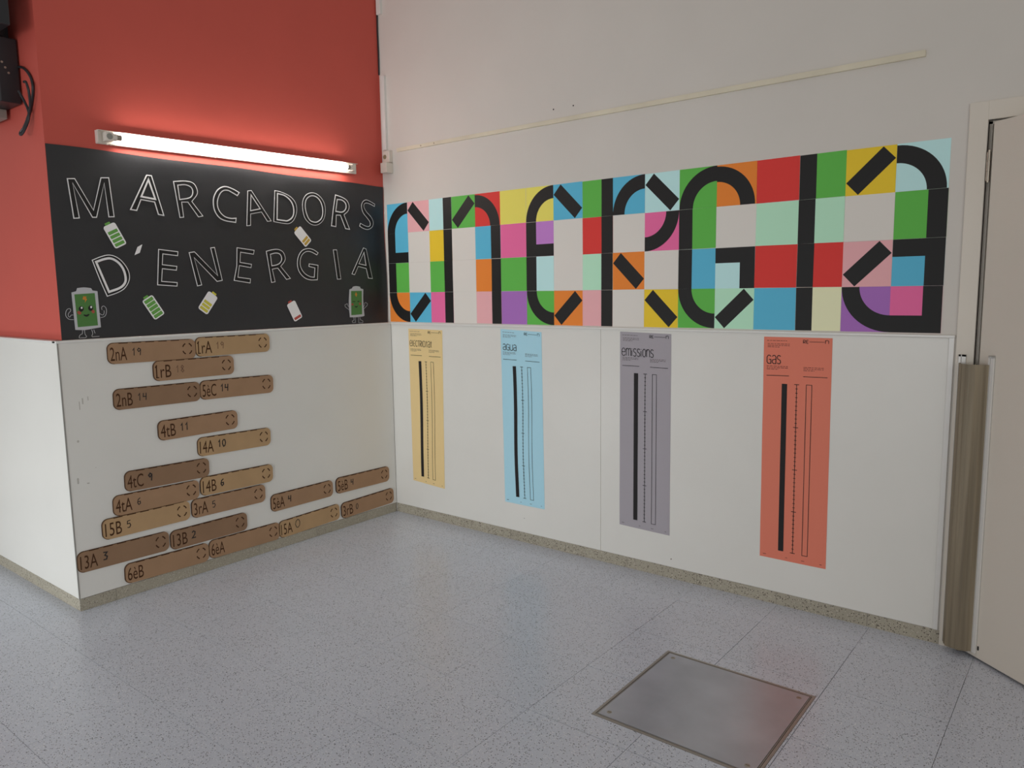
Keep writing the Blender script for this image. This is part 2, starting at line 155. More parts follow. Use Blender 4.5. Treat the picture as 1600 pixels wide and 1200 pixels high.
class MB:
    def __init__(s): s.v, s.f, s.m = [], [], []
    def add(s, vs, fs, mi=0):
        k = len(s.v); s.v += [Vector(v) for v in vs]; s.f += [tuple(i+k for i in f) for f in fs]; s.m += [mi]*len(fs)
        return s
    def box(s, fr, a0, a1, b0, b1, d0, d1, mi=0):
        vs = [fr(a, b, d) for d in (d0, d1) for a, b in ((a0, b0), (a1, b0), (a1, b1), (a0, b1))]
        return s.add(vs, [(3, 2, 1, 0), (4, 5, 6, 7), (0, 1, 5, 4), (1, 2, 6, 5), (2, 3, 7, 6), (3, 0, 4, 7)], mi)
    def plate(s, fr, loops, d0, d1, mi=0, side=None):
        side = mi if side is None else side
        flat = [p for l in loops for p in l]
        tri = tessellate_polygon([[Vector((p[0], p[1], 0)) for p in l] for l in loops])
        n = len(flat)
        vs = [fr(p[0], p[1], d1) for p in flat]+[fr(p[0], p[1], d0) for p in flat]
        fs = []
        for t in tri:
            a, b, c = [flat[i] for i in t]
            cr = (b[0]-a[0])*(c[1]-a[1])-(b[1]-a[1])*(c[0]-a[0])
            fs.append(tuple(t) if cr > 0 else tuple(reversed(t)))
        s.add(vs, fs, mi)
        k = 0
        base = len(s.v)-2*n
        for l in loops:
            ar = sum(l[i][0]*l[(i+1) % len(l)][1]-l[(i+1) % len(l)][0]*l[i][1] for i in range(len(l)))
            for i in range(len(l)):
                a = base+k+i; b = base+k+(i+1) % len(l)
                s.f.append((a, a+n, b+n, b)); s.m.append(side)
            k += len(l)
        return s
    def stroke(s, fr, pts, w, d0, d1, closed=False, mi=0):
        pts = [Vector((p[0], p[1])) for p in pts]
        n = len(pts)
        if closed: segs = [(i, (i+1) % n) for i in range(n)]
        else: segs = [(i, i+1) for i in range(n-1)]
        L, R = [], []
        for i in range(n):
            if closed or 0 < i < n-1:
                a = (pts[i]-pts[i-1]); b = (pts[(i+1) % n]-pts[i])
                a = a.normalized() if a.length > 1e-9 else Vector((1, 0)); b = b.normalized() if b.length > 1e-9 else a
                t = a+b
                t = t.normalized() if t.length > 1e-6 else a
                nn = Vector((-t.y, t.x)); c = max(.45, nn.dot(Vector((-a.y, a.x))))
            else:
                t = (pts[1]-pts[0]) if i == 0 else (pts[-1]-pts[-2]); t = t.normalized() if t.length > 1e-9 else Vector((1, 0)); nn = Vector((-t.y, t.x)); c = 1
            L.append(pts[i]+nn*w/2/c); R.append(pts[i]-nn*w/2/c)
        vs = [fr(p.x, p.y, d1) for p in L]+[fr(p.x, p.y, d1) for p in R]+[fr(p.x, p.y, d0) for p in L]+[fr(p.x, p.y, d0) for p in R]
        fs = []
        for i, j in segs:
            fs += [(n+i, n+j, j, i), (i, j, 2*n+j, 2*n+i), (n+j, n+i, 3*n+i, 3*n+j)]
        return s.add(vs, fs, mi)
    def tube(s, pts, r, seg=10, mi=0, caps=True):
        pts = [Vector(p) for p in pts]; n = len(pts); rs = r if isinstance(r, (list, tuple)) else [r]*n
        t0 = (pts[1]-pts[0]).normalized(); u = t0.orthogonal().normalized(); vs = []
        for i, p in enumerate(pts):
            t = ((pts[min(i+1, n-1)]-pts[max(i-1, 0)])).normalized()
            u = (u-t*u.dot(t)).normalized(); w = t.cross(u)
            vs += [p+(u*math.cos(2*math.pi*k/seg)+w*math.sin(2*math.pi*k/seg))*rs[i] for k in range(seg)]
        fs = [(i*seg+k, i*seg+(k+1) % seg, (i+1)*seg+(k+1) % seg, (i+1)*seg+k) for i in range(n-1) for k in range(seg)]
        if caps: fs += [tuple(reversed(range(seg))), tuple((n-1)*seg+k for k in range(seg))]
        return s.add(vs, fs, mi)
    def build(s, name, mats, parent=None, smooth=False, bevel=0):
        if not isinstance(mats, (list, tuple)): mats = [mats]
        lo = Vector([min(v[i] for v in s.v) for i in range(3)]); hi = Vector([max(v[i] for v in s.v) for i in range(3)])
        c = (lo+hi)/2
        me = bpy.data.meshes.new(name); me.from_pydata([v-c for v in s.v], [], s.f)
        for m in mats: me.materials.append(m)
        for i, p in enumerate(me.polygons): p.material_index = s.m[i]; p.use_smooth = smooth
        if not s.keep: 
            bm = bmesh.new(); bm.from_mesh(me); bmesh.ops.recalc_face_normals(bm, faces=bm.faces[:]); bm.to_mesh(me); bm.free()
        if smooth: me.set_sharp_from_angle(angle=math.radians(35))
        o = bpy.data.objects.new(name, me); COL.objects.link(o)
        o.location = c-(WORLDLOC[parent.name] if parent else Vector((0, 0, 0)))
        if parent: o.parent = parent
        WORLDLOC[o.name] = c.copy()
        if bevel:
            b = o.modifiers.new('bevel', 'BEVEL'); b.width = bevel; b.segments = 2; b.limit_method = 'ANGLE'
        return o
    keep = False
WORLDLOC = {}
def empty(name, loc, label=None, cat=None, group=None, kind=None):
    o = bpy.data.objects.new(name, None); COL.objects.link(o); o.location = loc; o.empty_display_size = .05
    WORLDLOC[o.name] = Vector(loc)
    return tag(o, label, cat, group, kind)
def tag(o, label=None, cat=None, group=None, kind=None):
    for k, v in (('label', label), ('category', cat), ('group', group), ('kind', kind)):
        if v: o[k] = v
    return o
def smooth_loop(pts, n=5, closed=True):
    """corner points stay corners, points flagged 1 are rounded (hermite)"""
    N = len(pts); out = []
    rng = range(N) if closed else range(N-1)
    for i in rng:
        a, b = pts[i], pts[(i+1) % N]; pa, nb = pts[i-1], pts[(i+2) % N]
        A, B = Vector(a[:2]), Vector(b[:2])
        if not a[2] and not b[2]: out.append(tuple(A)); continue
        ta = (B-Vector(pa[:2]))/2 if a[2] and (closed or i > 0) else (B-A)
        tb = (Vector(nb[:2])-A)/2 if b[2] and (closed or i < N-2) else (B-A)
        L = (B-A).length
        if ta.length > 1e-9: ta = ta.normalized()*L
        if tb.length > 1e-9: tb = tb.normalized()*L
        for k in range(n):
            t = k/n
            out.append(tuple(A*(2*t**3-3*t*t+1)+ta*(t**3-2*t*t+t)+B*(-2*t**3+3*t*t)+tb*(t**3-t*t)))
    if not closed: out.append(tuple(pts[-1][:2]))
    return out
def inset(loop, w):
    """move a closed loop inwards (w>0) whatever its winding"""
    n = len(loop); ar = sum(loop[i][0]*loop[(i+1) % n][1]-loop[(i+1) % n][0]*loop[i][1] for i in range(n))
    sg = 1 if ar > 0 else -1; out = []
    for i in range(n):
        p = Vector(loop[i][:2]); a = (p-Vector(loop[i-1][:2])); b = (Vector(loop[(i+1) % n][:2])-p)
        if a.length < 1e-9 or b.length < 1e-9: out.append(tuple(p)); continue
        a.normalize(); b.normalize(); na = Vector((-a.y, a.x))*sg; nb = Vector((-b.y, b.x))*sg
        m = na+nb
        if m.length < 1e-3: m = na
        m.normalize(); c = max(.30, m.dot(na))
        if a.cross(b)*sg < 0: c = max(c, .62)
        out.append(tuple(p+m*w/c))
    return out
def rrect(cx, cy, w, h, r, ang=0, seg=4):
    out = []
    for sx, sy, a0 in ((1, -1, -90), (1, 1, 0), (-1, 1, 90), (-1, -1, 180)):
        for k in range(seg+1):
            a = math.radians(a0+90*k/seg); x = sx*(w/2-r)+r*math.cos(a); y = sy*(h/2-r)+r*math.sin(a)
            out.append((cx+x*math.cos(ang)-y*math.sin(ang), cy+x*math.sin(ang)+y*math.cos(ang)))
    return out
def rect(a0, a1, b0, b1): return [(a0, b0), (a1, b0), (a1, b1), (a0, b1)]

_txt = {}
def text_tris(s):
    if s in _txt: return _txt[s]
    cu = bpy.data.curves.new('t', 'FONT'); cu.body = s; cu.size = 1; cu.resolution_u = 3
    ob = bpy.data.objects.new('t', cu); COL.objects.link(ob)
    dg = bpy.context.evaluated_depsgraph_get(); me = ob.evaluated_get(dg).to_mesh()
    vs = [tuple(v.co[:2]) for v in me.vertices]; fs = [tuple(p.vertices) for p in me.polygons]
    ob.evaluated_get(dg).to_mesh_clear(); bpy.data.objects.remove(ob); bpy.data.curves.remove(cu)
    _txt[s] = (vs, fs); return _txt[s]

# ================================================================ SETTING
TOP = 3.9
# floor
m = MB(); m.box(FF, -2.6, 5.2, -6.2, .15, -.12, -.004)
floor = tag(m.build('floor', GROUT), kind='structure')
PX0, PX1, PY0, PY1 = 2.446, 3.052, -1.339, -.738
def rects_minus(x0, x1, y0, y1, hx0, hx1, hy0, hy1):
    if hx1 <= x0 or hx0 >= x1 or hy1 <= y0 or hy0 >= y1: return [(x0, x1, y0, y1)]
    out = []
    if hx0 > x0: out.append((x0, hx0, y0, y1)); x0 = hx0
    if hx1 < x1: out.append((hx1, x1, y0, y1)); x1 = hx1
    if hy0 > y0: out.append((x0, x1, y0, hy0))
    if hy1 < y1: out.append((x0, x1, hy1, y1))
    return out
GX = [.205+.408*k for k in range(-6, 13)]; GY = [-.24-.4035*k for k in range(-1, 15)]
far = MB()
for i in range(len(GX)-1):
    for j in range(len(GY)-1):
        x0, x1, y1, y0 = GX[i], GX[i+1], min(GY[j], .1), GY[j+1]
        g = .0011 if (x0 > 2.2 and x0 < 3.1 and y1 > -1.5 and y0 > -2.0 and y1 < -.2) else .00055; rr = [(x0+g, x1-g, y0+g, y1-g)]
        nr = []
        for r_ in rr:
            for q_ in rects_minus(*r_, PX0, PX1, PY0, PY1):
                nr += rects_minus(*q_, -5, -.004, -WL+.004, 5)
        nr2 = []
        for q_ in nr: nr2 += rects_minus(*q_, -5, 3.395, .002, 5)
        nr2 = [r_ for r_ in nr2 if r_[1]-r_[0] > .002 and r_[3]-r_[2] > .002]
        if not nr2: continue
        vis = (y0 > -2.9 and x1 > -1.1 and x0 < 4.2)
        t = MB() if vis else far
        dz = 0 if not vis else rnd.uniform(-.0003, .0003)
        for r_ in nr2: t.box(FF, *r_, -.0035, dz)
        if vis: t.build('tile', FLOORM, floor)
tag(far.build('distant_tiles', FLOORM, floor), kind='stuff')

# walls (masonry)
m = MB()
m.box(FB, -.035, 3.40, 0, TOP, -.14, -.003); m.box(FB, 3.40, 4.28, 2.145, TOP, -.14, -.003); m.box(FB, 4.28, 5.2, 0, TOP, -.14, -.003)
wall_back = tag(m.build('wall_back', WALLW), kind='structure')
m = MB(); m.box(FL, -WL+EL+.0035, 0.13, 1.28, TOP, -.33, -EL); m.box(FL, -WL+.024, .13, 0, 1.28, -.33, -.02)
wall_left = tag(m.build('wall_left', REDP), kind='structure')
m = MB(); m.box(FS, -2.6, -EL-.006, 1.28, TOP, -.2, -EL-.0035); m.box(FS, -2.6, -EL, 1.28, TOP, -EL-.0035, -EL); m.box(FS, -2.6, -.026, 0, 1.28, -.2, -.02)
wall_side = tag(m.build('wall_side', REDP), kind='structure')
ZB, ZR = .062, 1.30
def panel(fr, a0, a1, parent, d0=-.018, d1=0):
    m = MB(); m.box(fr, a0, a1, ZB, ZR, d0, d1); return m.build('wainscot_panel', WHITE, parent, bevel=.0012)
panel(FL, -WL+.0008, -.0008, wall_left)
m = MB(); m.box(FL, -WL-.0015, -WL+.004, ZB-.001, ZR, -.004, .0015); m.build('corner_edging', mat('grey_edging', rgb(150, 148, 142), .5), wall_left)
panel(FS, -2.6, -.0008, wall_side)
panel(FB, .0008, 1.6565, wall_back, -.003, 0); panel(FB, 1.6585, 3.309, wall_back, -.003, 0)
m = MB(); m.box(FB, 3.309, 3.329, ZB, ZR+.012, -.003, .006); m.build('edge_bead', TRIMW, wall_back, bevel=.002)
# cap rails
def rail(name, fr, a0, a1, d0, d1):
    m = MB(); m.box(fr, a0, a1, ZR, ZR+.012, d0, d1); return tag(m.build(name, TRIMW, bevel=.003), kind='structure')
rail('trim_1', FL, -WL-.009, -.0085, -EL, .009)
rail('trim_2', FS, -2.6, .009-.0095, -EL, .009)
rail('trim_3', FB, .0005, 3.331, -.003, .009)
# skirtings
def skirting(name, fr, a0, a1, first, d1=-.002, pitch=.408, vis0=-9):
    m = MB(); m.box(fr, a0, a1, 0, ZB-.003, -.02, d1-.0015); base = tag(m.build(name, GROUT), kind='structure')
    e = [a0]; k = first
    while k < a1-.02:
        if k > a0+.02: e.append(k)
        k += pitch
    e.append(a1)
    for i in range(len(e)-1):
        t = MB(); t.box(fr, e[i]+.0008, e[i+1]-.0008, 0, ZB-.002, d1-.0014, d1+rnd.uniform(-.0002, .0004)); t.build('skirting_tile', SKIRT, base)
skirting('baseboard_left', FL, -WL+.003, -.003, -1.902)
skirting('baseboard_side', FS, -2.6, -.003, -2.3)
m = None
skirting('baseboard_back', FB, .001, 3.343, .195, d1=-.0004)

# picture batten high on the back wall
m = MB(); m.plate(FB, [[(.118, 2.4156), (3.171, 2.4185), (3.170, 2.4432), (.118, 2.4378)]], -.003, .010)
bat_ = tag(m.build('wall_batten', STRIPW, bevel=.001), 'long thin aged white wooden batten fixed high across the back wall', 'batten')
m = MB()
for x in (1.353, 1.483): m.plate(FB, [rrect(x, 2.494, .008, .008, .0039, seg=3)], -.003, -.0022)
m.build('screw_hole', DARK, wall_back)
for x, z in ((.34, 2.427), (.455, 2.428)):
    m = MB(); m.plate(FB, [rrect(x, z, .006, .009, .0029, seg=3)], .009, .0105); m.build('nail_mark', PENCIL, bat_)
m = MB()
for x, z, r in ((1.12, .15, .004), (2.09, .105, .006), (2.06, .52, .003)): m.plate(FB, [rrect(x, z, r, r, r*.49, seg=3)], 0, .0006)
m.build('scuff_mark', BURN, wall_back)
m = MB()
for x, z, w_, h_ in ((-1.985, 1.02, .006, .03), (-2.0, 1.0, .004, .04), (-1.96, 1.03, .004, .02), (-2.02, .83, .01, .012), (-2.035, .64, .008, .03), (-1.99, .62, .012, .006), (-1.95, .69, .004, .004)):
    m.plate(FL, [rrect(x, z, w_, h_, min(w_, h_)*.49, seg=2)], 0, .0004)
m.build('scuff_mark', mat('grey_scuff', rgb(190, 186, 178), .6), wall_left)

# ---------------------------------------------------------------- door, casing, finger guard
m = MB()
m.box(FB, 3.336, 3.399, 0, 2.212, -.003, .006); m.box(FB, 3.399, 4.28, 2.142, 2.212, -.003, .006); m.box(FB, 4.28, 4.345, 0, 2.212, -.003, .006)
m.box(FB, 3.385, 3.40, 0, 2.142, -.14, -.003)
casing = tag(m.build('trim_4', DOORW, bevel=.001), kind='structure')
m = MB(); m.box(FB, 3.40, 3.411, 0, 2.14, -.14, -.03); m.box(FB, 3.40, 4.28, 2.13, 2.142, -.14, -.03); m.box(FB, 4.268, 4.28, 0, 2.13, -.14, -.03)
m.build('door_stop', DOORW, casing)
m = MB(); m.box(FB, 3.0, 5.0, 0, 2.6, -1.3, -1.25); m.box(FB, 3.0, 3.05, 0, 2.6, -1.25, -.14); m.box(FB, 4.95, 5.0, 0, 2.6, -1.25, -.14); m.box(FB, 3.0, 5.0, 2.55, 2.6, -1.3, -.14); m.box(FB, 3.0, 5.0, -.004, -.001, -1.3, -.0)
tag(m.build('wall_corridor', mat('dim_corridor_paint', rgb(110, 105, 98), .8)), kind='structure')
LD = Vector((.777, -.629, 0)).normalized(); LN = Vector((-.629, -.777, 0)).normalized()
H0 = Vector((3.421, -.022, 0))
FD = Frame(H0, LD, (0, 0, 1), LN)
m = MB(); m.box(FD, 0, .86, .012, 2.128, -.04, 0)
door = tag(m.build('door_1', DOORW, bevel=.0015), 'cream door leaf standing ajar', None, kind='structure')
m = MB(); m.box(FD, .855, .8605, .012, 2.128, -.041, -.001); m.build('edge_strip', DOORW, door)
m = MB()
m.tube([FD(.80, 1.02, 0), FD(.80, 1.02, .05)], .009); m.tube([FD(.80, 1.02, .05), FD(.69, 1.02, .05)], .009); m.build('door_handle', CHROME, door, smooth=True)
for zz in (1.965, 1.1, .25):
    m = MB()
    for k, (a, b) in enumerate(((0, .033), (.036, .072), (.075, .108))):
        m.tube([(3.409, -.008, zz-.054+a), (3.409, -.008, zz-.054+b)], .0078, 12)
    m.tube([(3.409, -.008, zz-.06), (3.409, -.008, zz+.062)], .005, 8)
    m.box(FB, 3.4, 3.4115, zz-.052, zz+.052, -.03, .001)
    m.build('hinge', CHROME, casing, smooth=True)
# finger guard: casing rail, leaf rail and bowed sheet
g = empty('finger_guard', (3.40, -.05, .02), 'bowed brownish finger guard covering the hinge side of the door', 'door guard')
m = MB(); m.box(FB, 3.348, 3.356, .03, 1.235, .006, .014); m.box(FB, 3.359, 3.373, .03, 1.235, .006, .014); m.box(FB, 3.348, 3.373, .03, 1.235, .006, .008); m.box(FB, 3.348, 3.373, 1.228, 1.235, .006, .014)
m.build('casing_rail', TRIMW, g)
m = MB(); m.box(FD, .050, .058, .03, 1.238, 0, .008); m.box(FD, .0605, .075, .03, 1.238, 0, .008); m.box(FD, .050, .075, .03, 1.238, 0, .002); m.box(FD, .050, .075, 1.23, 1.238, 0, .008)
m.build('leaf_rail', TRIMW, g)
m = MB(); m.plate(FD, [rrect(.083, .055, .006, .018, .0029, seg=3)], 0, .002); m.build('slot_screw', DARK, g)
P0 = Vector((3.355, -.015)); P3 = Vector((FD(.058, 0, .006)[0], FD(.058, 0, .006)[1]))
P1 = P0+Vector((-.012, -.055)); P2 = P3+Vector((-.055, -.038))
prof = []
N = 22
for k in range(N+1):
    t = k/N; p = P0*(1-t)**3+P1*3*t*(1-t)**2+P2*3*t*t*(1-t)+P3*t**3
    prof.append(p)
m = MB()
inn = [Vector(p) for p in prof]
c0 = (P0+P3)/2
out_ = []
for k, p in enumerate(prof):
    t = (prof[min(k+1, N)]-prof[max(k-1, 0)]).normalized(); n_ = Vector((t.y, -t.x))
    wob = .0016*math.sin(k*1.7)+.0018*math.sin(k*.8+1)
    out_.append(p+n_*(wob if 0 < k < N else 0))
z0, z1 = .03, 1.203
vs = [(p.x, p.y, z0) for p in out_]+[(p.x, p.y, z1) for p in out_]
inn2 = [p+(c0-p).normalized()*.0022 for p in out_]
vs += [(p.x, p.y, z0) for p in inn2]+[(p.x, p.y, z1) for p in inn2]
K = N+1; fs = []
for k in range(N):
    fs += [(k, k+1, K+k+1, K+k), (2*K+k+1, 2*K+k, 3*K+k, 3*K+k+1), (K+k, K+k+1, 3*K+k+1, 3*K+k), (k+1, k, 2*K+k, 2*K+k+1)]
fs += [(0, K, 3*K, 2*K), (N, 2*K+N, 3*K+N, K+N)]
m.add(vs, fs); m.build('bowed_sheet', GUARDM, g, smooth=True)

# ---------------------------------------------------------------- floor hatch
h = empty('floor_hatch', (2.749, -1.038, 0), 'square grey steel access cover let into the terrazzo floor', 'floor cover')
m = MB(); m.plate(FF, [rect(PX0+.001, PX1-.001, PY0+.001, PY1-.001), list(reversed(rect(PX0+.011, PX1-.011, PY0+.011, PY1-.011)))], -.0038, .0012); m.build('frame', FRAMEM, h)
m = MB(); m.plate(FF, [rect(PX0+.0135, PX1-.0135, PY0+.0135, PY1-.0135), list(reversed(rect(PX0+.0165, PX1-.0165, PY0+.0165, PY1-.0165)))], -.0038, .0006); m.build('lid_rim', FRAMEM, h)
m = MB(); m.box(FF, PX0+.0185, PX1-.0185, PY0+.0185, PY1-.0185, -.0037, .0014); m.build('lid', STEEL, h)
for x in (PX0+.048, PX1-.048):
    for y in (PY0+.048, PY1-.048):
        m = MB(); m.tube([(x, y, .0014), (x, y, .0022), (x, y, .0026)], [.0095, .009, .006], 16); m.box(FF, x-.006, x+.006, y-.0008, y+.0008, .0027, .0029, 1)
        m.build('screw', [CHROME, DARK], h, smooth=True)

# ---------------------------------------------------------------- fluorescent light
lf = empty('strip_light', (0, -1.01, 2.25), 'lit bare fluorescent strip light on the red wall above the black paper', 'light fixture')
def FXT(s_, z_, d_=0): return FLU(s_, z_+(s_+1.82)*.0172, d_)
class TF:
    def __init__(s): pass
    def __call__(s, a, b, d=0): return FXT(a, b, d)
TF = TF()
m = MB(); m.box(TF, -1.815, -.235, 2.242, 2.300, .0005, .012); m.box(TF, -1.815, -.235, 2.2975, 2.300, .012, .034); m.box(TF, -1.815, -.235, 2.238, 2.2405, .0005, .016); m.box(TF, -1.817, -1.812, 2.240, 2.300, .0005, .028); m.box(TF, -.238, -.233, 2.240, 2.300, .0005, .014)
m.build('housing', FIXW, lf, bevel=.0008)
for s0, s1, e in ((-1.79, -1.755, -1.738), (-.275, -.297, -.31)):
    m = MB(); m.box(TF, min(s0, s1), max(s0, s1), 2.249, 2.291, .012, .056); m.tube([TF(s1, 2.270, .044), TF(e, 2.270, .044)], .0165, 16)
    m.build('lamp_holder', FIXW, lf, bevel=.001)
m = MB(); m.tube([TF(-1.773, 2.27, .056), TF(-1.773, 2.27, .058)], .014, 18); m.build('starter', mat('grey_plastic', rgb(150, 148, 140), .5), lf)
for a_, b2 in ((-1.738, -1.715), (-.31, -.333)):
    m = MB(); m.tube([TF(a_, 2.270, .044), TF(b2, 2.270, .044)], .0135, 18); m.build('tube_cap', CHROME, lf, smooth=True)
m = MB(); m.tube([TF(-1.715+1.382*k/8, 2.270, .044) for k in range(9)], .0130, 20); m.build('fluorescent_tube', TUBEM, lf, smooth=True)
for s_ in (-1.77, -1.755, -1.735, -1.21, -.62):
    m = MB(); m.tube([TF(s_, 2.239, .02), TF(s_, 2.234, .02)], .003, 8); m.build('screw', FIXW, lf)

# ---------------------------------------------------------------- conduit and junction box in the corner
m = MB(); m.box(FB, -.003, .026, 2.44, 2.905, -.003, .016); m.box(FB, .006, .017, 2.44, 2.905, .016, .018)
tag(m.build('cable_trunking', TRIMW, bevel=.002), 'short white vertical cable trunking in the corner beside the red wall', 'conduit')
jb = empty('junction_box', (.04, -.02, 2.28), 'small cream junction box at the foot of the corner cable trunking', 'electrical box')
m = MB(); m.box(FB, .010, .068, 2.287, 2.352, -.003, .056); m.build('box_body', DOORW, jb, bevel=.003)
m = MB(); m.box(FB, .004, .066, 2.356, 2.430, -.003, .026); m.build('box_cover', DOORW, jb, bevel=.003)
m = MB(); m.tube([FB(.024, 2.392, .026), FB(.024, 2.392, .030)], [.014, .013], 18); m.tube([FB(.024, 2.392, .030), FB(.024, 2.392, .032)], .008, 14); m.build('round_plug', mat('brass_plug', rgb(150, 135, 105), .5), jb)
m = MB(); m.tube([(-.03, -.004, 2.92), (-.029, -.004, 3.05), (-.031, -.005, 3.2), (-.029, -.004, 3.30)], .0045, 8)
tag(m.build('corner_cable', TVB, smooth=True), 'thin dark cable running up the corner above the white trunking', 'cable')
m = MB(); m.box(FB, -.028, .010, 3.29, TOP, -.003, .014)
tag(m.build('upper_trunking', TRIMW, bevel=.002), 'white trunking end at the very top of the corner above the dark cable', 'conduit')

# ---------------------------------------------------------------- wall mounted television
tv = empty('television', (-.5, -WL, 2.4), 'black wall-mounted television with bracket, cut off at the upper left edge', 'television')
m = MB(); m.box(FS, -1.02, -.035, 2.695, 3.30, .06, .115); m.build('screen_body', TVB, tv, bevel=.006)
m = MB(); m.box(FS, -1.0, -.055, 2.715, 3.28, .115, .117); m.build('screen', mat('dark_glass', rgb(20, 20, 24), .12), tv)
m = MB(); m.box(FS, -.62, -.235, 2.41, 2.70, -.03, .06); m.build('receiver_box', TVB, tv, bevel=.006)
m = MB(); m.box(FS, -.62, -.40, 2.365, 2.41, -.02, .06); m.build('power_supply', mat('grey_plastic', rgb(150, 148, 140), .5), tv, bevel=.004)
m = MB(); m.box(FS, -.50, -.34, 2.60, 2.80, -.034, -.0); m.box(FS, -.55, -.30, 2.72, 2.78, 0, .06); m.build('bracket', TVB, tv)
for k in range(3):
    m = MB(); m.tube([FS(-.2355, 2.585-.022*k, .040-.012*k), FS(-.2325, 2.585-.022*k, .040-.012*k)], .005, 10); m.build('socket', CHROME, tv)
for k, (c, rr_) in enumerate(zip(CABLES, (.006, .0058))):
    p = smooth_loop([(a, b, 1) for a, b in c], 6, closed=False)
    m = MB(); m.tube([FS(a-.06, b, (-.028 if k == 0 else -.005+.01*math.sin(i*.2))) for i, (a, b) in enumerate(p)], rr_, 8); m.build('cable', TVB, tv, smooth=True)

# ================================================================ BLACK PAPER AND LETTERS
m = MB(); NX, NZ = 90, 44; S0, S1, Z0, Z1 = -2.040, -.006, 1.3125, 2.2085
for i in range(NX+1):
    for j in range(NZ+1):
        u, v = i/NX, j/NZ
        s_ = S0+(S1-S0)*u; z_ = Z0+(Z1-Z0)*v
        if j == NZ: z_ += .0022*math.sin(u*17)
        w_ = .0016+.0010*math.sin(u*9+v*5)*math.sin(v*7+u*3)
        t_ = max(0, (v-.72)/.28)
        w_ += t_*t_*(.005+.005*math.sin(u*23+math.sin(v*9)*1.3)*math.sin(u*6+.8))*(1 if j < NZ else .6)
        w_ -= 0
        if u > .975: w_ += ((u-.975)/.025)**2*.012*(.6+.4*math.sin(v*6))
        w_ = max(.0004, w_)
        m.v.append(FLU(s_, z_, w_))
for i in range(NX):
    for j in range(NZ):
        a = i*(NZ+1)+j; m.f.append((a, a+NZ+1, a+NZ+2, a+1)); m.m.append(0)
m.keep = True
bp_ = m.build('black_paper', BLACKPAPER, smooth=True)
tag(bp_, 'large sheet of wrinkled black paper covering the red wall above the white ledge', 'paper backdrop')

PXM = .0036   # about one photo pixel on this wall
for ch, where, fo, fh, wo, wh in LETTERS:
    o_ = smooth_loop(fo); hs = [smooth_loop(fh)] if fh else []
    if ch == "'":
        m = MB(); m.plate(FLU, [o_], .0045, .0062)
        tag(m.build('paper_apostrophe', CHALKW), 'white cut-out apostrophe between D and E on the black paper', 'letter', 'cut-out letters on the black paper'); continue
    m = MB(); m.plate(FLU, [o_]+hs, .0045, .0056)
    L_ = tag(m.build('cutout_letter', CHALKW), 'white-edged black cut-out letter %s, %s' % (ch, where), 'letter', 'cut-out letters on the black paper')
    io = inset(o_, wo*PXM*1.0); ih = [inset(hs[0], -wh*PXM*.95)] if hs else []
    m = MB(); m.plate(FLU, [io]+ih, .0056, .0064); m.build('black_face', BLACKCARD, L_)

BC = dict(green=(mat('green_print', rgb(104, 168, 74), .5), 'green'), yellow=(mat('yellow_print', rgb(215, 205, 70), .5), 'yellow'), gold=(mat('gold_print', rgb(205, 168, 70), .5), 'gold'), red=(mat('red_print', rgb(190, 82, 72), .5), 'red'))
BW = {('green', 4): 'with four green bars, below the letter M', ('green', 5): 'filled with five green bars, between mascot and letter E', ('yellow', 3): 'with three yellow bars, under the letter N', ('gold', 2): 'with two gold bars, above the letter G', ('red', 1): 'with one red bar, low beneath the letter G'}
for c, n, ctr, w, h_, ang in BATTERIES:
    w = .064; h_ = .115
    ca, sa = math.cos(ang), math.sin(ang)
    def T(x, y): return (ctr[0]+x*ca-y*sa, ctr[1]+x*sa+y*ca)
    def RR(x, y, ww, hh, r): return [T(a, b) for a, b in rrect(x, y, ww, hh, r)]
    e = empty('battery_card', FLU(ctr[0], ctr[1], .0045), 'small white battery cut-out %s' % BW[(c, n)], 'paper cut-out', 'battery cut-outs on the black paper')
    m = MB(); m.plate(FLU, [RR(0, 0, w, h_, .011)], .0046, .0060); m.build('battery_body', CHALKW, e)
    m = MB(); m.plate(FLU, [RR(-.003 if n != 3 else .002, h_/2+.005, .027, .013, .003)], .0044, .0057); m.build('battery_terminal', BC[c][0], e)
    bh = .0155
    for k in range(n):
        y = -h_/2+.015+k*.0205
        if n == 5: y = -h_/2+.0145+k*.0213
        m = MB(); m.plate(FLU, [RR(.0, y, w-.014, bh+(.002 if n == 5 else 0), .0025)], .0060, .0062); m.build('charge_bar', BC[c][0], e)

